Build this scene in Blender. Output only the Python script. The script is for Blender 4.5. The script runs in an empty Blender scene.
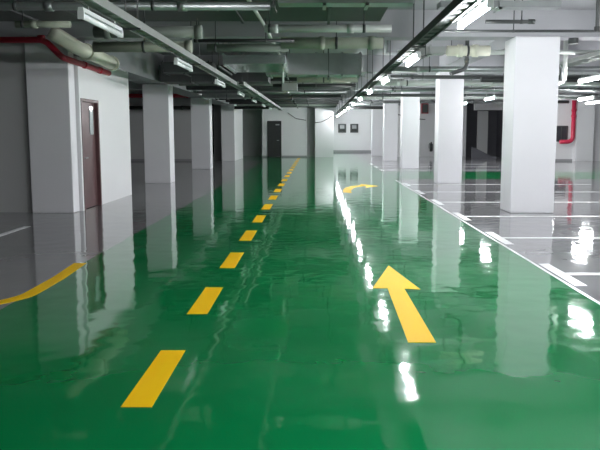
import bpy, bmesh, math, random
from mathutils import Vector, Matrix
random.seed(7)
S = bpy.context.scene
COL = S.collection

# ------------------------------------------------------------------ camera
cam_d = bpy.data.cameras.new('camera')
cam = bpy.data.objects.new('camera', cam_d)
COL.objects.link(cam)
cam.location = (0, 0, 1.5)
cam.rotation_euler = (math.radians(90 - 6.2), 0, 0)
cam_d.sensor_width = 36.0
cam_d.lens = 36.0 * 650 / 600
cam_d.shift_x = -16 / 600
cam_d.shift_y = -22.4 / 600
cam_d.clip_end = 200
S.camera = cam

# ------------------------------------------------------------------ world / exposure
W = bpy.data.worlds.new('world')
S.world = W
W.use_nodes = True
W.node_tree.nodes['Background'].inputs[0].default_value = (0.8, 0.9, 1.0, 1)
W.node_tree.nodes['Background'].inputs[1].default_value = 0.0
LAMP = 95.0
S.view_settings.view_transform = 'Standard'
S.view_settings.look = 'None'
S.view_settings.gamma = 1
S.view_settings.use_curve_mapping = False
S.view_settings.exposure = 1.52
S.cycles.use_denoising = True
S.cycles.max_bounces = 10
S.cycles.diffuse_bounces = 5
S.cycles.glossy_bounces = 4
S.cycles.sample_clamp_indirect = 4.0

# ------------------------------------------------------------------ materials
def mat(name, col, rough=0.6, metal=0.0, var=0.0, vscale=3.0, bump=0.0, bscale=20.0, emit=0.0, spec=0.5, ecol=(1, 1, 1)):
    m = bpy.data.materials.new(name)
    m.use_nodes = True
    nt = m.node_tree
    b = nt.nodes['Principled BSDF']
    b.inputs['Base Color'].default_value = (*col, 1)
    b.inputs['Roughness'].default_value = rough
    b.inputs['Metallic'].default_value = metal
    b.inputs['Specular IOR Level'].default_value = spec
    tc = nt.nodes.new('ShaderNodeTexCoord')
    if var > 0:
        n = nt.nodes.new('ShaderNodeTexNoise')
        n.inputs['Scale'].default_value = vscale
        n.inputs['Detail'].default_value = 4
        nt.links.new(tc.outputs['Object'], n.inputs['Vector'])
        r = nt.nodes.new('ShaderNodeMix')
        r.data_type = 'RGBA'
        r.inputs[6].default_value = (*[c * (1 - var) for c in col], 1)
        r.inputs[7].default_value = (*[min(1, c * (1 + var)) for c in col], 1)
        nt.links.new(n.outputs['Fac'], r.inputs[0])
        nt.links.new(r.outputs[2], b.inputs['Base Color'])
    if bump > 0:
        n2 = nt.nodes.new('ShaderNodeTexNoise')
        n2.inputs['Scale'].default_value = bscale
        n2.inputs['Detail'].default_value = 3
        nt.links.new(tc.outputs['Object'], n2.inputs['Vector'])
        bp = nt.nodes.new('ShaderNodeBump')
        bp.inputs['Strength'].default_value = bump
        bp.inputs['Distance'].default_value = 0.02
        nt.links.new(n2.outputs['Fac'], bp.inputs['Height'])
        nt.links.new(bp.outputs['Normal'], b.inputs['Normal'])
    if emit > 0:
        b.inputs['Emission Color'].default_value = (*ecol, 1)
        b.inputs['Emission Strength'].default_value = emit
    return m

M = {}
M['pillar'] = mat('white_pillar_paint', (0.80, 0.79, 0.82), 0.55, var=0.04, vscale=1.5, bump=0.05)
M['wall'] = mat('white_wall_paint', (0.78, 0.78, 0.79), 0.6, var=0.04, vscale=0.8, bump=0.05)
M['wall_grey'] = mat('grey_and_shaded_wall', (0.50, 0.50, 0.50), 0.65, var=0.05, vscale=0.8, bump=0.05)  # grey walls; also holds the shade of the unlit store front
M['wall_dark'] = mat('dark_wall_concrete', (0.16, 0.16, 0.18), 0.8, var=0.1)  # dark wall tone; on left and rear walls it cuts bounce light
M['slab'] = mat('ceiling_concrete', (0.38, 0.38, 0.40), 0.75, var=0.14, vscale=1.2, bump=0.1)
M['beam'] = mat('beam_concrete', (0.38, 0.38, 0.40), 0.75, var=0.12, vscale=1.6, bump=0.1)
M['galv'] = mat('galvanised_steel', (0.36, 0.38, 0.38), 0.38, 0.75, var=0.15, vscale=6)
M['galv_shiny'] = mat('bright_duct_steel', (0.62, 0.65, 0.66), 0.22, 0.9, var=0.08, vscale=5)
M['tray'] = mat('backlit_tray_steel', (0.07, 0.072, 0.075), 0.65, 0.0, var=0.15, vscale=8)  # backlit galvanised tray: its shade is put into the dark colour
M['tray_pale'] = mat('pale_tray_steel', (0.30, 0.315, 0.30), 0.55, 0.0, var=0.1, vscale=6)
M['slate'] = mat('slate_darkening_lagging', (0.065, 0.067, 0.07), 0.6, var=0.2, vscale=3, bump=0.1)  # dark tone that brings shade to the unlit left ceiling
M['insul'] = mat('pale_green_insulation', (0.38, 0.41, 0.33), 0.7, var=0.12, vscale=5, bump=0.2, bscale=12)
M['pale_wrap'] = mat('cream_pipe_wrap', (0.85, 0.84, 0.70), 0.6, var=0.1, vscale=5, bump=0.3, bscale=10)
M['green_pipe'] = mat('grey_green_lagging', (0.18, 0.21, 0.18), 0.65, var=0.15, vscale=5, bump=0.2, bscale=12)
M['white_pipe'] = mat('pale_steel_pipe', (0.62, 0.65, 0.62), 0.45, 0.2, var=0.1, vscale=4)
M['red'] = mat('red_fire_pipe_paint', (0.36, 0.012, 0.03), 0.4, var=0.1, vscale=6)
M['red_bright'] = mat('bright_red_pipe_paint', (0.60, 0.03, 0.08), 0.4, var=0.1, vscale=6)
M['black'] = mat('black_steel', (0.02, 0.022, 0.022), 0.5, var=0.2)
M['dark'] = mat('dark_grey_steel', (0.07, 0.075, 0.075), 0.5, 0.2, var=0.2)
M['brown'] = mat('maroon_door_paint', (0.12, 0.06, 0.062), 0.35, var=0.3, vscale=4)
M['brown_dark'] = mat('dark_door_frame', (0.09, 0.05, 0.05), 0.4, var=0.2)
M['glass'] = mat('door_glass', (0.45, 0.50, 0.50), 0.08, spec=0.9)
M['dark_glass'] = mat('dark_window_glass', (0.05, 0.05, 0.06), 0.1)
M['lamp_white'] = mat('lamp_white_steel', (0.85, 0.87, 0.87), 0.4)
M['lamp_on'] = mat('lamp_diffuser_lit', (0.9, 0.9, 0.9), 0.4, emit=LAMP, ecol=(0.95, 0.98, 1.0))
M['lamp_off'] = mat('lamp_diffuser_unlit', (0.88, 0.92, 0.92), 0.2)
M['yellow'] = mat('yellow_floor_paint', (0.95, 0.56, 0.004), 0.5, var=0.04, vscale=3, spec=0.15)
M['white_line'] = mat('white_floor_paint', (0.82, 0.83, 0.85), 0.25, var=0.04, vscale=3)
M['kerb'] = mat('dark_skirting_paint', (0.30, 0.30, 0.31), 0.5)

def floor_mat():
    m = bpy.data.materials.new('epoxy_floor')
    m.use_nodes = True
    nt = m.node_tree; N = nt.nodes; L = nt.links
    b = N['Principled BSDF']
    tc = N.new('ShaderNodeTexCoord')
    sx = N.new('ShaderNodeSeparateXYZ')
    L.new(tc.outputs['Object'], sx.inputs[0])
    def mth(op, a, bb, c=None):
        n = N.new('ShaderNodeMath'); n.operation = op
        for i, v in enumerate((a, bb)):
            if isinstance(v, (int, float)): n.inputs[i].default_value = v
            elif v is not None: L.new(v, n.inputs[i])
        return n.outputs[0]
    X, Y = sx.outputs[0], sx.outputs[1]
    lane = mth('MULTIPLY', mth('GREATER_THAN', X, -2.68), mth('LESS_THAN', X, 2.5))
    cross = mth('MULTIPLY', mth('GREATER_THAN', X, 2.49), mth('MULTIPLY', mth('GREATER_THAN', Y, 20.8), mth('LESS_THAN', Y, 24.6)))
    crossl = mth('MULTIPLY', mth('LESS_THAN', X, -2.67), mth('GREATER_THAN', Y, 34.2))
    g = mth('MINIMUM', mth('ADD', mth('ADD', lane, cross), crossl), 1.0)
    n1 = N.new('ShaderNodeTexNoise'); n1.inputs['Scale'].default_value = 0.5; n1.inputs['Detail'].default_value = 5
    L.new(tc.outputs['Object'], n1.inputs['Vector'])
    def mix(f, a, c):
        r = N.new('ShaderNodeMix'); r.data_type = 'RGBA'
        L.new(f, r.inputs[0])
        for i, v in ((6, a), (7, c)):
            if isinstance(v, tuple): r.inputs[i].default_value = (*v, 1)
            else: L.new(v, r.inputs[i])
        return r.outputs[2]
    grn = mix(n1.outputs['Fac'], (0.001, 0.155, 0.040), (0.003, 0.215, 0.066))
    gry = mix(n1.outputs['Fac'], (0.185, 0.182, 0.19), (0.27, 0.265, 0.275))
    L.new(mix(g, gry, grn), b.inputs['Base Color'])
    # roughness with faint wipe marks
    n2 = N.new('ShaderNodeTexNoise'); n2.inputs['Scale'].default_value = 1.3; n2.inputs['Detail'].default_value = 6
    L.new(tc.outputs['Object'], n2.inputs['Vector'])
    mr = N.new('ShaderNodeMapRange')
    mr.inputs['To Min'].default_value = 0.02; mr.inputs['To Max'].default_value = 0.09
    L.new(n2.outputs['Fac'], mr.inputs['Value'])
    L.new(mr.outputs[0], b.inputs['Roughness'])
    b.inputs['IOR'].default_value = 1.62
    # hand-trowelled waviness
    n3 = N.new('ShaderNodeTexNoise'); n3.inputs['Scale'].default_value = 3.2; n3.inputs['Detail'].default_value = 1.5
    L.new(tc.outputs['Object'], n3.inputs['Vector'])
    bp = N.new('ShaderNodeBump'); bp.inputs['Strength'].default_value = 0.5; bp.inputs['Distance'].default_value = 0.006
    L.new(n3.outputs['Fac'], bp.inputs['Height'])
    L.new(bp.outputs['Normal'], b.inputs['Normal'])
    return m
M['floor'] = floor_mat()

# ------------------------------------------------------------------ mesh helpers
class MB:
    def __init__(s): s.bm = bmesh.new()
    def box(s, x0, x1, y0, y1, z0, z1, bev=0.0):
        r = bmesh.ops.create_cube(s.bm, size=1.0)
        vs = r['verts']
        for v in vs:
            v.co = Vector(((x0 + x1) / 2 + v.co.x * (x1 - x0), (y0 + y1) / 2 + v.co.y * (y1 - y0), (z0 + z1) / 2 + v.co.z * (z1 - z0)))
        if bev > 0:
            es = list({e for v in vs for e in v.link_edges})
            bmesh.ops.bevel(s.bm, geom=es, offset=bev, segments=2, affect='EDGES', profile=0.5)
        return s
    def ring(s, c, u, v, r, n):
        return [s.bm.verts.new(c + u * (r * math.cos(2 * math.pi * k / n)) + v * (r * math.sin(2 * math.pi * k / n))) for k in range(n)]
    def tube(s, pts, r, n=14, bend=0.0, caps=True):
        P = [Vector(p) for p in pts]
        if bend > 0 and len(P) > 2:
            Q = [P[0]]
            for i in range(1, len(P) - 1):
                a = (P[i - 1] - P[i]); b = (P[i + 1] - P[i])
                d = min(bend, a.length * .45, b.length * .45)
                A = P[i] + a.normalized() * d; B = P[i] + b.normalized() * d
                for k in range(7):
                    t = k / 6
                    Q.append(A * (1 - t) ** 2 + P[i] * 2 * t * (1 - t) + B * t * t)
            Q.append(P[-1]); P = Q
        rings = []
        u = None
        for i, p in enumerate(P):
            if i == 0: t = P[1] - P[0]
            elif i == len(P) - 1: t = P[-1] - P[-2]
            else: t = (P[i + 1] - P[i]).normalized() + (P[i] - P[i - 1]).normalized()
            t.normalize()
            if u is None:
                u = t.orthogonal().normalized()
            else:
                u = (u - t * u.dot(t)).normalized()
            v = t.cross(u)
            rings.append(s.ring(p, u, v, r if not callable(r) else r(i / (len(P) - 1)), n))
        for a, b in zip(rings, rings[1:]):
            for k in range(n):
                s.bm.faces.new((a[k], a[(k + 1) % n], b[(k + 1) % n], b[k]))
        if caps:
            s.bm.faces.new(rings[0][::-1]); s.bm.faces.new(rings[-1])
        return s
    def prism(s, pts, z0, z1):
        a = [s.bm.verts.new((x, y, z0)) for x, y in pts]
        b = [s.bm.verts.new((x, y, z1)) for x, y in pts]
        n = len(pts)
        s.bm.faces.new(a[::-1]); s.bm.faces.new(b)
        for k in range(n):
            s.bm.faces.new((a[k], a[(k + 1) % n], b[(k + 1) % n], b[k]))
        return s
    def extr(s, pts, axis, c0, c1):
        """polygon in the other two axes, extruded along axis"""
        def mk(p, c):
            if axis == 'x': return (c, p[0], p[1])
            return (p[0], c, p[1])
        a = [s.bm.verts.new(mk(p, c0)) for p in pts]
        b = [s.bm.verts.new(mk(p, c1)) for p in pts]
        n = len(pts)
        s.bm.faces.new(a[::-1]); s.bm.faces.new(b)
        for k in range(n):
            s.bm.faces.new((a[k], a[(k + 1) % n], b[(k + 1) % n], b[k]))
        return s
    def build(s, name, m, parent=None, smooth=False, base=None):
        bmesh.ops.recalc_face_normals(s.bm, faces=s.bm.faces)
        if parent is not None:
            # geometry is given in world space: move into the root's frame
            w = Vector((0, 0, 0)); q = parent
            while q is not None:
                w += q.location; q = q.parent
            off = w
        else:
            xs = [v.co for v in s.bm.verts]
            lo = [min(c[i] for c in xs) for i in range(3)]; hi = [max(c[i] for c in xs) for i in range(3)]
            off = Vector(((lo[0] + hi[0]) / 2, (lo[1] + hi[1]) / 2, lo[2]))
        for v in s.bm.verts: v.co -= off
        me = bpy.data.meshes.new(name)
        s.bm.to_mesh(me); s.bm.free()
        me.materials.append(M[m])
        if smooth:
            for p in me.polygons: p.use_smooth = len(p.vertices) <= 4
        o = bpy.data.objects.new(name, me)
        COL.objects.link(o)
        if parent is not None: o.parent = parent
        else: o.location = off
        return o

def tag(o, label, cat, group=None):
    o['label'] = label; o['category'] = cat
    if group: o['group'] = group
    return o
def thing(name, label, cat, loc, group=None):
    o = bpy.data.objects.new(name, None)
    o.empty_display_size = 0.2
    COL.objects.link(o); o.location = loc
    return tag(o, label, cat, group)
def struct(o):
    o['kind'] = 'structure'
    return o
def dup(root, loc, label, group=None):
    r = root.copy(); COL.objects.link(r); r.location = loc; r['label'] = label
    if group: r['group'] = group
    for ch in list(root.children):
        c = ch.copy(); COL.objects.link(c); c.parent = r
        for g in ch.children:
            d = g.copy(); COL.objects.link(d); d.parent = c
    return r
ORD = ['nearest', 'second', 'third', 'fourth', 'fifth', 'sixth', 'seventh', 'eighth', 'ninth', 'tenth', 'eleventh', 'twelfth',
       'thirteenth', 'fourteenth', 'fifteenth', 'sixteenth', 'seventeenth', 'eighteenth', 'nineteenth', 'twentieth', 'twenty-first', 'twenty-second']

# ------------------------------------------------------------------ SHELL
SL = 3.70     # underside of slab
fl = MB().box(-16, 21, -10, 50, -0.2, 0)
fo = bpy.data.meshes.new('floor'); fl.bm.to_mesh(fo); fl.bm.free(); fo.materials.append(M['floor'])
floor = bpy.data.objects.new('floor', fo); COL.objects.link(floor); struct(floor)
struct(MB().box(-16, 21, -10, 50, SL, SL + .2).build('ceiling', 'slab'))
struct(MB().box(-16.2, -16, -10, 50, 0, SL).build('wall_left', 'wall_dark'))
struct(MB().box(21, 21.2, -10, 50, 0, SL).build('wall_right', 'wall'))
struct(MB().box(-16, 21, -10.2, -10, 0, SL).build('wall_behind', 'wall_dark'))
# far walls
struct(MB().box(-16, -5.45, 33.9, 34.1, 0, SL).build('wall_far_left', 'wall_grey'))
struct(MB().box(-5.45, -4.9, 34.9, 35.1, 0, SL).build('wall_shadow_strip', 'wall_grey'))  # recess made up to hold a dark shadow strip
struct(MB().box(-4.88, -4.2, 33.7, 37.5, 0, SL, .01).build('wall_pier_left', 'wall'))
struct(MB().box(-4.9, -3.24, 41.5, 41.7, 0, SL).build('wall_recess_left', 'wall'))
struct(MB().box(-3.24, -0.55, 39.3, 41.7, 0, SL, .01).build('wall_door', 'wall'))
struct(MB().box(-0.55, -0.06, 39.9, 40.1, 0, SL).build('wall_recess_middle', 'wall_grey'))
struct(MB().box(-0.06, 1.04, 39.0, 48.8, 0, SL, .01).build('wall_pier_middle', 'wall'))
struct(MB().box(1.04, 4.9, 48.8, 49.0, 0, SL).build('wall_far_middle', 'wall'))
struct(MB().box(4.9, 9.1, 39.6, 48.8, 0, SL, .01).build('wall_far_right', 'wall'))
struct(MB().box(11.5, 21, 33.8, 34.0, 0, SL).build('wall_far_east', 'wall'))
struct(MB().box(13.3, 14.2, 33.4, 33.8, 0, SL, .01).build('wall_pier_east', 'wall'))
# dark vehicle ramp opening between them
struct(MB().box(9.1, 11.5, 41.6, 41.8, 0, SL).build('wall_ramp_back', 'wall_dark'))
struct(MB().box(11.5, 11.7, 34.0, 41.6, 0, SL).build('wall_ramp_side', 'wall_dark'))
struct(MB().box(9.1, 11.5, 37.6, 37.9, 2.75, SL).build('trim_1', 'wall_grey'))
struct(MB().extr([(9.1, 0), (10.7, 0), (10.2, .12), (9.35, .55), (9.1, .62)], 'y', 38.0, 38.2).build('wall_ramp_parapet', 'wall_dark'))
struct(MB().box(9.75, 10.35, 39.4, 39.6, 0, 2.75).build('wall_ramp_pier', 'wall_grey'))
# baseboards along far walls
struct(MB().box(1.04, 4.9, 48.77, 48.8, 0, .14).build('baseboard_far', 'kerb'))
struct(MB().box(-3.24, -2.93, 39.27, 39.3, 0, .08).box(-2.07, -.55, 39.27, 39.3, 0, .08).build('baseboard_door', 'kerb'))
struct(MB().box(11.9, 13.3, 33.77, 33.8, 0, .1).build('baseboard_east', 'kerb'))
struct(MB().box(-16, -5.45, 33.87, 33.9, 0, .1).build('baseboard_left', 'kerb'))
# store room on the left: front wall, side wall with doorway, back wall
TOPW = 2.9
struct(MB().box(-16, -5.26, 12.12, 12.3, 0, SL).build('wall_store_front', 'wall_grey'))  # grey puts the unlit shade of this front into the colour
sw = MB()
sw.box(-4.62, -4.44, 12.32, 12.39, 0, TOPW)
sw.box(-4.62, -4.44, 13.39, 15.6, 0, TOPW)
sw.box(-4.62, -4.44, 12.39, 13.39, 2.14, TOPW)
struct(sw.build('wall_store_side', 'wall'))
struct(MB().box(-16, -4.62, 15.42, 15.6, 0, SL).build('wall_store_back', 'wall'))

# beams -----------------------------------------------------------
BZ = 3.22
for y in (4.85, 12.05, 19.05, 26.6, 33.75 - 7.0 + 6.6):
    struct(MB().box(-16, 21, y, y + .5, BZ, SL - .001).build('trim_beam_cross', 'beam'))
for y in (8.4, 15.7, 23.0, 30.0, 36.6, 43.0):
    struct(MB().box(1.7, 21 if y < 33 else 4.88, y, y + .28, 3.38, SL - .001).build('trim_beam_rib', 'beam'))
struct(MB().box(-5.15, -4.4, 12.62, 33.7, 2.9, SL - .002).build('trim_beam_left', 'beam'))
struct(MB().box(3.55, 4.1, 12.6, 48.7, 3.3, SL - .003).build('trim_beam_right', 'beam'))

# ------------------------------------------------------------------ PILLARS
def pillar(x0, x1, y, d, h, label, group):
    return tag(MB().box(x0, x1, y, y + d, 0, h, .015).build('concrete_pillar', 'pillar'), label, 'pillar', group)
RP = 'white square pillars along the right of the green lane'
LP = 'square pillars along the left of the green lane'
for y, l in ((12.0, 'nearest and widest white square pillar right of the green lane'),
             (18.8, 'white square pillar right of the lane, second from the camera'),
             (26.7, 'third white square pillar right of the lane, behind the second'),
             (33.8, 'fourth white square pillar along the right edge of the lane'),
             (41.0, 'farthest white pillar right of the lane, before the end wall')):
    pillar(3.61 if y < 15 else 3.52, 4.42 if y < 15 else 4.22, y, .68 if y < 15 else .6, BZ if y < 30 else 3.3, l, RP)
for y, h, l in ((12.0, BZ, 'nearest left pillar, grey faced, at the corner of the store room'),
             (19.1, 2.88, 'second pillar left of the lane, beyond the white store room wall'),
             (26.4, 2.88, 'third and farthest free standing pillar left of the lane')):
    pillar(-5.28 if y < 15 else -5.04, -4.50 if y < 15 else -4.28, y, .3 if y < 15 else .6, h, l, LP)

# ------------------------------------------------------------------ DOORS
d1 = bpy.data.objects.new('door_1', None); COL.objects.link(d1); d1.location = (-4.5, 12.89, 0); struct(d1)
fr = MB().box(-4.6, -4.43, 12.395, 12.45, 0, 2.135).box(-4.6, -4.43, 13.33, 13.385, 0, 2.135).box(-4.6, -4.43, 12.45, 13.33, 2.08, 2.135)
fr.build('door_frame', 'brown', d1)
MB().box(-4.56, -4.50, 12.45, 13.33, .01, 2.08, .004).build('door_leaf', 'brown', d1)
MB().box(-4.5, -4.485, 13.0, 13.2, 1.45, 2.0).build('door_glass', 'glass', d1)
MB().tube([(-4.5, 12.55, 1.0), (-4.44, 12.55, 1.0), (-4.44, 12.68, 1.0)], .012, 10, .02).build('door_handle', 'galv', d1)
d2 = bpy.data.objects.new('door_2', None); COL.objects.link(d2); d2.location = (-2.5, 39.28, 0); struct(d2)
MB().box(-2.92, -2.84, 39.22, 39.29, 0, 2.16).box(-2.16, -2.08, 39.22, 39.29, 0, 2.16).box(-2.84, -2.16, 39.22, 39.29, 2.08, 2.16).build('door_frame', 'black', d2)
MB().box(-2.84, -2.16, 39.25, 39.29, .01, 2.08).box(-2.78, -2.54, 39.24, 39.26, .2, 1.9).box(-2.46, -2.22, 39.24, 39.26, .2, 1.9).build('door_leaf', 'black', d2)
MB().box(-2.42, -2.2, 39.19, 39.24, 1.9, 1.97).build('door_closer', 'galv', d2)
MB().tube([(-2.24, 39.24, 1.0), (-2.24, 39.19, 1.0), (-2.35, 39.19, 1.0)], .015, 8).build('door_handle', 'galv', d2)
# small dark windows
def window(name, x0, x1, y, z0, z1, mull=1):
    w = bpy.data.objects.new(name, None); COL.objects.link(w); w.location = ((x0 + x1) / 2, y, z0); struct(w)
    t = .05
    f = MB().box(x0, x1, y - .04, y, z0, z0 + t).box(x0, x1, y - .04, y, z1 - t, z1).box(x0, x0 + t, y - .04, y, z0 + t, z1 - t).box(x1 - t, x1, y - .04, y, z0 + t, z1 - t)
    for k in range(mull):
        xm = x0 + (x1 - x0) * (k + 1) / (mull + 1)
        f.box(xm - t / 2, xm + t / 2, y - .04, y, z0 + t, z1 - t)
    f.build('window_frame', 'dark', w)
    MB().box(x0 + t, x1 - t, y - .015, y - .005, z0 + t, z1 - t).build('window_pane', 'dark_glass', w)
window('window_1', 12.35, 13.0, 33.79, 1.0, 1.82)

def panel(x0, x1, y, z0, z1, label):
    t = thing('wall_panel', label, 'panel', ((x0 + x1) / 2, y, z0), 'dark square panels on the end wall')
    MB().box(x0, x1, y - .05, y, z0, z1, .008).build('board', 'dark', t)
    MB().box(x0 + .14, x1 - .14, y - .07, y - .05, z0 + .3, z1 - .1).build('face_plate', 'galv', t)
    MB().box(x0 + .1, x1 - .1, y - .07, y - .05, z0 + .1, z0 + .24).build('lower_plate', 'black', t)
panel(1.65, 2.25, 48.79, 1.45, 2.1, 'left of the two dark square panels on the white end wall')
panel(2.55, 3.15, 48.79, 1.45, 2.1, 'right of the two dark square panels on the white end wall')

# ------------------------------------------------------------------ FLOOR MARKINGS
T = .003
for k in range(19):
    y = 3.42 + 1.83 * k
    if y > 37: break
    nm = 'nearest yellow lane dash, at the bottom of the picture' if k == 0 else ORD[k] + ' yellow dash from the camera in the broken lane line'
    tag(MB().prism([(-1.07, y), (-.9, y), (-.9, y + .93), (-1.07, y + .93)], 0.0005, T).build('lane_dash', 'yellow'), nm, 'road marking', 'yellow dashes of the lane line')
tag(MB().prism([(.66, 4.52), (.86, 4.52), (.85, 6.13), (1.0, 6.1), (.82, 7.22), (.545, 6.15), (.69, 6.15)], 0.0005, T).build('lane_arrow', 'yellow'),
    'large yellow straight arrow painted on the near green lane', 'road marking')
# far arrow bending to the right
ctr = [(.78, 16.1), (.80, 16.8), (.9, 17.5), (1.08, 18.0), (1.3, 18.2)]
pl = [(p[0] - .1, p[1] + .06) for p in ctr]; pr = [(p[0] + .1, p[1] - .12) for p in ctr]
tag(MB().prism(pl + [(1.32, 18.75), (1.75, 18.1), (1.34, 17.5)] + pr[::-1], 0.0005, T).build('turn_arrow', 'yellow'),
    'small distant yellow arrow bending right on the green lane', 'road marking')
# yellow boundary line on the left, curling outward at the near end
cl = []
for i in range(9):
    a = i / 8
    cl.append((-3.06 + .40 * math.sin(a * math.pi / 2), 5.35 + .6 * a))
cl.append((-2.66, 6.6)); cl.append((-2.71, 7.35))
lf, rt = [], []
for i, p in enumerate(cl):
    q0 = cl[max(0, i - 1)]; q1 = cl[min(len(cl) - 1, i + 1)]
    t = Vector((q1[0] - q0[0], q1[1] - q0[1])).normalized(); n = Vector((-t.y, t.x)) * .07
    lf.append((p[0] + n.x, p[1] + n.y)); rt.append((p[0] - n.x, p[1] - n.y))
tag(MB().prism(lf + rt[::-1], 0.0005, T).build('edge_line', 'yellow'), 'solid yellow line curving along the left edge of the green lane', 'road marking')
# parking bays on the right: cross bars with a short head at the lane edge
k = 0
for i in range(11):
    y = 6.78 + 2.37 * i
    if 19.8 < y < 25.3: continue
    if y > 32: break
    tag(MB().prism([(2.54, y - .53), (2.66, y - .53), (2.66, y + .53), (2.54, y + .53)], 0.0005, T).build('parking_mark', 'white_line'),
        ORD[k] + ' short white bay mark from the camera along the right lane edge', 'road marking', 'white bay heads at the right lane edge')
    tag(MB().prism([(2.665, y - .05), (7.9, y - .05), (7.9, y + .05), (2.665, y + .05)], 0.0005, T).build('parking_line', 'white_line'),
        ORD[k] + ' long white bay divider from the camera on the right', 'road marking', 'white bay dividers on the right')
    k += 1
tag(MB().prism([(2.475, 4), (2.51, 4), (2.51, 20.2), (2.475, 20.2)], 0.0005, T).build('edge_stripe', 'white_line'), 'thin white stripe where green lane meets grey bays', 'road marking')
tag(MB().prism([(-4.66, 9.2), (-4.56, 9.2), (-4.56, 10.3), (-4.66, 10.3)], 0.0005, T).build('parking_mark', 'white_line'), 'faint white bay mark on the grey floor at far left', 'road marking')

# ------------------------------------------------------------------ TUBE LIGHTS
def make_lamp(lit, label, group, long=0, side=False):
    t = thing('tube_light', label, 'ceiling light', (0, 0, 0), group)
    # housing: shallow trapezoid batten, diffuser: half-round below
    MB().extr([(-.03, .035), (-.022, .075), (.022, .075), (.03, .035)], 'y', -.61, .61).build('housing', 'lamp_white', t)
    MB().tube([(0, -.59, 0), (0, .59, 0)], .028, 12).build('diffuser', 'lamp_on' if lit else 'lamp_off', t, True)
    for s in (-1, 1):
        MB().box(-.032, .032, s * .6 - .01, s * .6 + .01, -.032, .036, .004).build('end_cap', 'lamp_white', t)
    for s in (-1, 1):
        if side: MB().box(-.072, -.025, s * .4 - .015, s * .4 + .015, .04, .06).build('mounting_bracket', 'galv', t)
        else: MB().tube([(0, s * .4, .075), (0, s * .4, .115)], .008, 6).build('mounting_stud', 'galv', t)
    for s in (-1, 1):
        if long: MB().tube([(0, s * .5, .075), (0, s * .5, long)], .006, 6).build('suspension_rod', 'galv', t)
    return t
XA, XL = 1.54, -2.15
G1, G2, G3, G4 = 'lit tube lights on the middle tray', 'unlit tube lights on the left tray', 'lit tube lights over the right bays', 'lit tube lights over the far right bays'
lit0 = make_lamp(True, 'nearest bright tube light in view below the middle cable tray', G1, side=True)
lit0.location = (XA, 6.5, 2.62)
i = 1
for k in range(1, 11):
    dup(lit0, (XA, 6.5 + 4.0 * k, 2.62), ORD[k] + ' bright tube light from the camera along the middle cable tray', G1)
for k in (1, 2):
    dup(lit0, (XA, 6.5 - 4.0 * k, 2.62), ['bright tube light overhead just ahead of the camera', 'bright tube light overhead behind the camera', 'bright tube light at the back, far behind the camera'][k - 1], G1)
off0 = make_lamp(False, 'nearest unlit tube light below the left cable tray', G2)
off0.location = (XL, 6.7, 2.56)
for k in range(1, 7):
    dup(off0, (XL, 6.7 + 4.05 * k, 2.56), ORD[k] + ' unlit tube light from the camera along the left cable tray', G2)
rod0 = None
RY = [13.9, 17.9, 21.9, 25.8, 29.8, -2, 2, 6, 10]
for k, y in enumerate(RY):
    l = (ORD[k] + ' visible bright tube light over the parking bays behind the pillars') if k < 5 else ['bright tube light over the right bays, far behind the camera', 'bright tube light over the right bays beside the camera', 'bright tube light over the right bays, ahead of the camera', 'bright tube light over the right bays before the nearest pillar'][k - 5]
    rod0 = make_lamp(True, l, G3, .415) if k == 0 else rod0
    if k == 0: rod0.location = (5.8, y, 2.6)
    else: dup(rod0, (5.8, y, 2.6), l, G3)
for k, (x, y) in enumerate([(9.0, 21.9), (10.5, 24.9), (10.4, 28.8), (9.4, 32.0), (9.6, 5.0), (9.6, 13), (9.6, 0.0)]):  # the nearer lamps are added out of view to brighten the right side
    l = (ORD[k] + ' bright tube light from the camera in the far right bay row') if k < 4 else ['added unseen tube light off to the right, ahead of the camera', 'added unseen tube light outside the right edge of the picture', 'added unseen tube light far to the right of the camera'][k - 4]
    if k == 0:
        rod1 = make_lamp(True, l, G4, SL - 2.6); rod1.location = (x, y, 2.6)
    else: dup(rod1, (x, y, 2.6), l, G4)

# ------------------------------------------------------------------ CABLE TRAYS
def tray(x0, x1, y0, y1, z, label, m, hang=3.6, name='cable_tray'):
    t = thing(name, label, 'cable tray', ((x0 + x1) / 2, (y0 + y1) / 2, z))
    for xa in (x0, x1):
        MB().box(xa - .012, xa + .012, y0, y1, z, z + .09).build('side_rail', m, t)
    top, bot = [], []
    y = y0 + .02
    while y < y1 - .3:       # one ribbed plate
        top += [(y, z + .02), (y + .14, z + .02), (y + .16, z + .035), (y + .28, z + .035)]
        bot += [(y, z + .012), (y + .14, z + .012), (y + .16, z + .027), (y + .28, z + .027)]
        y += .3
    MB().extr(top + bot[::-1], 'x', x0 + .012, x1 - .012).build('ribbed_bed', m, t)
    y = y0 + 1.0
    cb = MB()
    for q in range(3):
        xq = x0 + (x1 - x0) * (q + 1) / 4
        cb.tube([(xq, y0 + .05, z + .05), (xq, y1 - .05, z + .05)], .018, 8)
    cb.build('cables', 'black', t)
    while y < y1:
        h = MB().tube([(x0, y, z + .09), (x0, y, SL)], .008, 6).tube([(x1, y, z + .09), (x1, y, SL)], .008, 6)
        h.box(x0 - .03, x1 + .03, y - .02, y + .02, z - .022, z - .001)
        h.build('hanger', 'dark', t)
        y += 4.0
    return t
tray(1.32, 1.455, -4, 47, 2.66, 'long dark cable tray above the middle row of lit tubes', 'tray')
tray(-2.20, -2.06, 2.7, 33.5, 2.697, 'pale narrow cable tray above the unlit tubes on the left', 'tray_pale')
tray(-1.86, -1.72, 15.6, 34, 2.6, 'thin second tray running beside the left cable tray', 'tray_pale')
tray(5.62, 5.98, 10.8, 32, 3.02, 'pale cable tray over the right parking bays', 'tray_pale')

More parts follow.
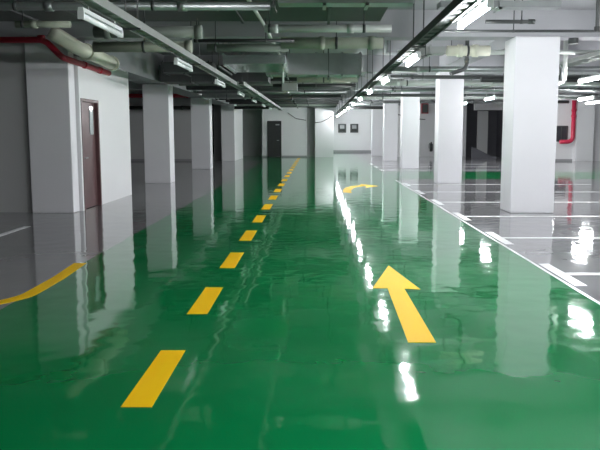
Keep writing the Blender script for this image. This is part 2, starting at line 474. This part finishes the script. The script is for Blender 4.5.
# ------------------------------------------------------------------ PIPES
def pipe(pts, r, m, label, cat='pipe', name='ceiling_pipe', bend=0.0, coup=(), hang=(), group=None, hm='dark'):
    P = [Vector(p) for p in pts]
    c = sum(P, Vector()) / len(P); c.z = min(p.z for p in P)
    t = thing(name, label, cat, c, group)
    MB().tube(pts, r, 16, bend).build('pipe_run', m, t, True)
    for (p, d) in coup:
        p = Vector(p); d = Vector(d).normalized() * .05
        MB().tube([p - d, p + d], r * 1.22, 16).build('coupling', m, t, True)
    for p in hang:
        p = Vector(p)
        h = MB().tube([(p.x, p.y, p.z + r), (p.x, p.y, SL)], .009, 6)
        ax = Vector((1, 0, 0))
        h.tube([p - ax * .02, p + ax * .02], r * 1.12, 16)
        h.build('hanger', hm, t, True)
    return t
X_ = (1, 0, 0); Y_ = (0, 1, 0)
# crossing the lane, near to far
def flat_tray(x0, x1, y0, y1, z0, z1, m, label, seams=(), name='air_duct', cat='duct', hang=(), fm=None):
    t = thing(name, label, cat, ((x0 + x1) / 2, (y0 + y1) / 2, z0))
    MB().box(x0, x1, y0, y1, z0, z1, .006).build('duct_body', m, t)
    for s in seams:
        MB().box(s - .02, s + .02, y0 - .03, y1 + .03, z0 - .03, z0 + .001).box(s - .02, s + .02, y0 - .03, y0 + .001, z0 - .03, z1 + .03).build('flange', fm or m, t)
    for hx in hang:
        MB().tube([(hx, y0 - .05, z0 - .03), (hx, y0 - .05, SL)], .009, 6).box(hx - .02, hx + .02, y0 - .08, y1 + .08, z0 - .06, z0 - .031).tube([(hx, y1 + .05, z0 - .03), (hx, y1 + .05, SL)], .009, 6).build('hanger', 'dark', t)
    return t
flat_tray(-8, 1.05, 8.25, 9.35, 3.25, 3.55, 'slate', 'broad dark lagged duct across the top of the picture left of the tray', seams=[-5.5, -2.6, -.2], hang=[-4.4, -1.4])
flat_tray(-8, 1.05, 9.5, 10.9, 3.3, 3.6, 'slate', 'second broad dark duct added behind the thin pale pipes to darken the ceiling', seams=[-4.5, -1.2], hang=[-3.6, .2])  # this and the farther slate ducts are added to darken the ceiling
flat_tray(-4.25, -1.3, 17.9, 18.9, 2.86, 3.3, 'slate', 'added dark slate box in place of the beam face above the second left pillar', seams=[-3.4, -2.3], hang=[-2.8])  # stands in for the dark beam face, added to darken the left
flat_tray(-3.9, 1.1, 21.9, 22.9, 3.0, 3.4, 'slate', 'dark slate duct added over the middle of the lane to darken the ceiling', seams=[-2.0, 0], hang=[-1.0])
flat_tray(-3.9, 1.1, 29.0, 30.0, 3.05, 3.45, 'slate', 'dark slate duct added over the far part of the lane to darken the ceiling', seams=[-2.0, 0], hang=[-1.0])
flat_tray(-3.2, 1.1, 35.2, 36.4, 2.85, 3.3, 'slate', 'farthest dark slate duct, added before the black door to darken the ceiling', seams=[-2.0, 0], hang=[-1.0])
pipe([(-6.5, 8.0, 3.0), (-.55, 8.0, 3.0)], .05, 'galv', 'thin pale pipe crossing the ceiling at top left, nearest the camera', coup=[((-3.2, 8, 3.0), X_), ((-1.6, 8, 3.0), X_)], hang=[(-3.6, 8, 3.0), (-1.95, 8, 3)])
flat_tray(-.45, 1.15, 7.82, 8.07, 3.0, 3.08, 'galv', 'narrow pale duct crossing just left of the middle tray, nearest one', seams=[.1, .6], hang=[-.5])
flat_tray(1.62, 3.2, 8.7, 8.95, 3.12, 3.2, 'galv', 'narrow pale duct crossing just right of the middle tray', seams=[2.4])
pipe([(-4.15, 9.2, 2.98), (-3.4, 9.2, 2.98)], .045, 'insul', 'pale pipe length high above the red pipe at far left', coup=[((-3.9, 9.2, 2.98), X_)], hang=[(-4.05, 9.2, 2.98)])
pipe([(-.75, 9.7, 3.0), (1.1, 9.7, 3.0)], .055, 'white_pipe', 'bright pale pipe crossing above the lane by the middle tray', coup=[((.5, 9.7, 3.0), X_), ((-.6, 9.7, 3), X_)], hang=[(-.68, 9.7, 3.0), (.7, 9.7, 3)])
pipe([(-3.3, 9.9, 2.98), (-1.72, 9.9, 2.98)], .085, 'green_pipe', 'thick grey green lagged pipe crossing above the left tray', coup=[((-1.75, 9.9, 2.98), X_), ((-3.1, 9.9, 2.98), X_)], hang=[(-2.55, 9.9, 2.98)])
pipe([(-3.75, 11.2, 2.93), (-2.1, 11.2, 2.93)], .09, 'insul', 'thick pale green lagged pipe above the cream elbow on the left', coup=[((-2.15, 11.2, 2.93), X_)], hang=[(-2.9, 11.2, 2.93)])
pipe([(-1.95, 10.6, 2.95), (-.35, 10.6, 2.95)], .03, 'black', 'short thin black pipe crossing left of the lane centre', hang=[(-1.9, 10.6, 2.95), (-.8, 10.6, 2.95)])
pipe([(-.6, 11.4, 3.02), (1.15, 11.4, 3.02)], .095, 'insul', 'thick pale green lagged pipe crossing left of the middle tray', coup=[((.1, 11.4, 3.02), X_), ((.95, 11.4, 3.02), X_)], hang=[(.35, 11.4, 3.02)])
pipe([(-1.95, 11.9, 3.0), (-.5, 11.9, 3.0)], .07, 'green_pipe', 'grey green lagged pipe length above the shiny duct', hang=[(-1.8, 11.9, 3.0)])
flat_tray(-1.9, -.62, 13.5, 15.4, 2.88, 3.06, 'galv_shiny', 'shiny steel air duct with a bright underside near lane centre', seams=[-1.88, -.68], hang=[-1.98])
flat_tray(-1.2, 1.1, 15.75, 16.5, 2.86, 3.36, 'galv', 'large grey steel air duct with seams crossing left of the middle tray', seams=[-1.1, 0.02, .62, 1.05], hang=[-.7, .3])
pipe([(-.5, 17.4, 2.88), (1.1, 17.4, 2.88)], .08, 'insul', 'pale lagged pipe crossing below and behind the large grey duct', coup=[((.4, 17.4, 2.88), X_)], hang=[(.2, 17.4, 2.88)])
pipe([(-1.2, 18.3, 2.78), (1.1, 18.3, 2.78)], .05, 'black', 'black pipe crossing the lane behind the pale lagged pipe', hang=[(0, 18.3, 2.78)])
pipe([(-.86, 7.9, 3.15), (-.8, 10.4, 3.15), (-.78, 15.62, 3.15), (-.78, 15.62, 2.66)], .026, 'white_pipe', 'thin pale conduit running along the lane then dropping down', bend=.1, coup=[((-.79, 12, 3.13), Y_)], name='conduit')
# junction box
jb = thing('junction_box', 'grey junction box hanging below the pipes near lane centre', 'box', (-.7, 17.9, 2.62))
MB().box(-.92, -.5, 17.7, 17.95, 2.6, 2.8, .01).build('box_body', 'galv', jb)
MB().box(-.9, -.52, 17.69, 17.70, 2.62, 2.78).build('cover', 'tray_pale', jb)
MB().tube([(-.71, 17.82, 2.8), (-.71, 17.82, SL)], .01, 6).build('hanger', 'dark', jb)
# clutter beyond
GP = 'pipes crossing the ceiling beyond the grey duct'
far = [(20.2, 2.98, .07, 'green_pipe'), (21.4, 2.95, .09, 'dark'), (23.2, 2.9, .05, 'galv'), (24.8, 3.0, .1, 'dark'), (27.5, 2.9, .07, 'dark'), (30.6, 2.98, .1, 'dark'), (31.8, 2.9, .06, 'dark'), (34.8, 2.95, .09, 'green_pipe')]
for k, (y, z, r, m) in enumerate(far):
    pipe([(-4.2, y, z), (1.1, y, z)], r, m, ORD[k] + ' pipe crossing the dark ceiling beyond the shiny duct', coup=[((-1.0, y, z), X_)], hang=[(-.4, y, z)], group=GP)
flat_tray(-3.9, -2.6, 16.6, 17.3, 3.0, 3.25, 'slate', 'dull grey duct hanging above the second left pillar', seams=[-3.85, -2.7], hang=[-3.3])
flat_tray(-4.1, -2.4, 23.6, 24.3, 2.72, 3.0, 'galv', 'dull grey duct above the third left pillar', seams=[-3.6, -2.6], hang=[-3.2])
# left store room corner: red fire pipe and cream lagged pipe
pipe([(-9, 11.6, 3.10), (-4.74, 11.6, 3.10), (-4.46, 11.62, 2.80), (-4.36, 13.9, 2.73)], .055, 'red', 'dark red fire pipe bending around the corner of the near left pillar', bend=.12, name='fire_pipe',
     coup=[((-4.8, 11.6, 3.12), X_), ((-4.418, 12.6, 2.77), (.044, 1, -.03)), ((-4.382, 13.4, 2.745), (.044, 1, -.03))], hang=[(-6, 11.6, 3.12)])
pipe([(-4.52, 11.3, 3.2), (-4.38, 11.38, 3.12), (-4.2, 11.7, 2.97), (-4.18, 13.6, 2.9)], .125, 'pale_wrap', 'fat cream lagged pipe elbow beside the dark red pipe', bend=.15, name='lagged_pipe',
     coup=[((-4.19, 13.55, 2.9), Y_), ((-4.19, 12.1, 2.955), Y_)])
# far left pipes on the back wall
pipe([(-14, 33.2, 3.32), (-5.2, 33.2, 3.32)], .1, 'red', 'straight dark red pipe on the far left wall behind the pillars', name='fire_pipe', coup=[((-6.5, 33.2, 3.32), X_)], hang=[(-7.5, 33.2, 3.32)])
pipe([(-14, 33.3, 2.72), (-5.2, 33.3, 2.72)], .09, 'black', 'black pipe on the far left wall below the red pipe', coup=[((-6.8, 33.3, 2.72), X_)], hang=[(-8, 33.3, 2.72)])
pipe([(-4.1, 33.0, 2.72), (-2.3, 33.0, 2.72)], .08, 'black', 'black pipe length ahead of the left corner pier', hang=[(-3.4, 33, 2.72)])
# right side
pipe([(2.6, 10.2, 3.18), (3.35, 10.2, 3.18), ], .03, 'dark', 'thin dark pipe crossing above the nearest right pillar', coup=[((3.3, 10.2, 3.18), X_)], hang=[(3.15, 10.2, 3.18)])
pipe([(1.7, 10.6, 3.1), (6.6, 10.6, 3.1)], .022, 'dark', 'thin dark conduit spanning in front of the nearest right pillar', hang=[(3.15, 10.6, 3.1), (5.2, 10.6, 3.1)], name='conduit')
sp = thing('sprinkler_drop', 'thin dark sprinkler drop hanging at top right', 'sprinkler', (3.5, 8.0, 2.7))
MB().tube([(3.38, 8.0, 2.76), (3.38, 8.0, SL)], .022, 10).build('drop_pipe', 'dark', sp)
MB().tube([(3.38, 8.0, 2.70), (3.38, 8.0, 2.76)], .032, 10).build('sprinkler_head', 'black', sp)
tag(MB().tube([(4.75, 12.25, BZ - .1), (4.75, 12.25, BZ + .001)], .09, 14).build('smoke_detector', 'dark'), 'small dark round detector right of the nearest right pillar', 'detector')
pipe([(2.55, 12.9, 3.07), (3.38, 12.9, 3.07)], .1, 'pale_wrap', 'short cream lagged pipe left of the nearest right pillar top', name='lagged_pipe', coup=[((2.8, 12.9, 3.07), X_), ((3.1, 12.9, 3.07), X_)], hang=[(2.95, 12.9, 3.07)])
flat_tray(1.9, 2.5, 12.75, 13.1, 3.0, 3.14, 'tray_pale', 'short pale duct right of the middle tray before the second pillar', seams=[2.2], hang=[2.1])
pipe([(3.42, 15.0, SL), (3.42, 15.0, 2.93), (3.02, 14.8, 2.80)], .045, 'dark', 'dark bent pipe dropping in front of the second right pillar', bend=.15, name='drain_pipe', coup=[((3.42, 15, 3.1), (0, 0, 1))])
pipe([(4.6, 14.4, SL), (4.6, 14.4, 3.1), (5.35, 14.4, 2.95), (5.35, 14.4, 2.6)], .03, 'dark', 'dark curved pipe right of the nearest right pillar', bend=.2, name='drain_pipe')
pipe([(5.5, 14.6, SL), (5.5, 14.6, 2.62), (5.2, 14.6, 2.5)], .05, 'white_pipe', 'pale bent pipe dropping beside the right tube light', bend=.14, name='drain_pipe')
pipe([(4.3, 17.2, 2.86), (9.5, 17.2, 2.86)], .07, 'black', 'black pipe crossing the right bays behind the nearest pillar', hang=[(6.5, 17.2, 2.86)])
RG = 'pipes crossing the ceiling between the right pillars'
rr = [(14.2, 3.2, .05, 'white_pipe', 1.75), (16.9, 3.1, .07, 'galv', 1.75), (17.9, 2.98, .05, 'dark', 1.75), (21.0, 3.05, .08, 'white_pipe', 1.75), (22.4, 2.95, .05, 'dark', 1.75), (24.2, 3.05, .08, 'galv', 1.75),
      (25.6, 2.92, .06, 'dark', 1.75), (28.6, 3.0, .08, 'white_pipe', 1.75), (31.2, 2.92, .07, 'dark', 1.75), (35.2, 3.0, .09, 'galv', 1.75), (38.5, 2.92, .09, 'dark', 1.75)]
for k, (y, z, r, m, x0) in enumerate(rr):
    pipe([(x0, y, z), (12 if y < 33 else 4.8, y, z)], r, m, ORD[k] + ' pipe crossing the right ceiling from the middle tray outward', coup=[((2.6, y, z), X_), ((7.4, y, z), X_)] if y < 33 else [], hang=[(2.9, y, z)], group=RG)
# red riser on the far right wall
pipe([(13.15, 33.45, 3.1), (13.15, 33.45, 1.0), (12.5, 33.45, 1.0)], .105, 'red_bright', 'bright red riser pipe with a bent foot on the far right wall', bend=.3, name='fire_riser',
     coup=[((13.15, 33.45, 2.3), (0, 0, 1)), ((13.15, 33.45, 2.6), (0, 0, 1))])
# box signs high on far right wall
hb = thing('wall_cabinet', 'small dark red cabinet high on the far wall between right pillars', 'cabinet', (6.75, 39.55, 2.6))
MB().box(6.35, 6.75, 39.4, 39.59, 2.6, 3.2, .01).build('cabinet_body', 'red', hb)
MB().box(6.38, 6.72, 39.38, 39.4, 2.65, 3.15).build('cabinet_door', 'dark', hb)
fx = thing('fire_extinguisher', 'small dark extinguisher hung on the far wall by the second pillar', 'extinguisher', (6.95, 39.5, .3))
MB().tube([(6.98, 39.5, .35), (6.98, 39.5, .8)], .09, 14).build('cylinder_body', 'dark', fx, True)
MB().tube([(6.98, 39.5, .8), (6.98, 39.5, .9)], .035, 10).build('valve', 'black', fx)
MB().tube([(6.98, 39.5, .86), (6.84, 39.45, .8), (6.84, 39.45, .5)], .015, 8, .08).build('hose', 'black', fx)
MB().box(6.93, 7.03, 39.56, 39.6, .3, .8).build('bracket', 'galv', fx)
tag(MB().tube([(4.95, 39.57, 2.55), (5.4, 39.57, 2.42), (5.95, 39.57, 2.3), (6.6, 39.57, 2.25)], .022, 8, .1).build('cable', 'black'), 'dark cable sagging across the far right wall', 'cable')
tag(MB().tube([(-.05, 38.965, 2.05), (.35, 38.965, 2.1), (.75, 38.965, 2.3), (1.0, 38.965, 2.5)], .022, 8, .1).build('cable', 'black'), 'dark cable drooping over the white pier at lane end', 'cable')
tag(MB().tube([(-1.7, 39.28, 2.65), (-1.2, 39.28, 2.3), (-.6, 39.28, 2.2)], .02, 8, .1).build('cable', 'dark'), 'thin cable sagging on the wall right of the black door', 'cable')
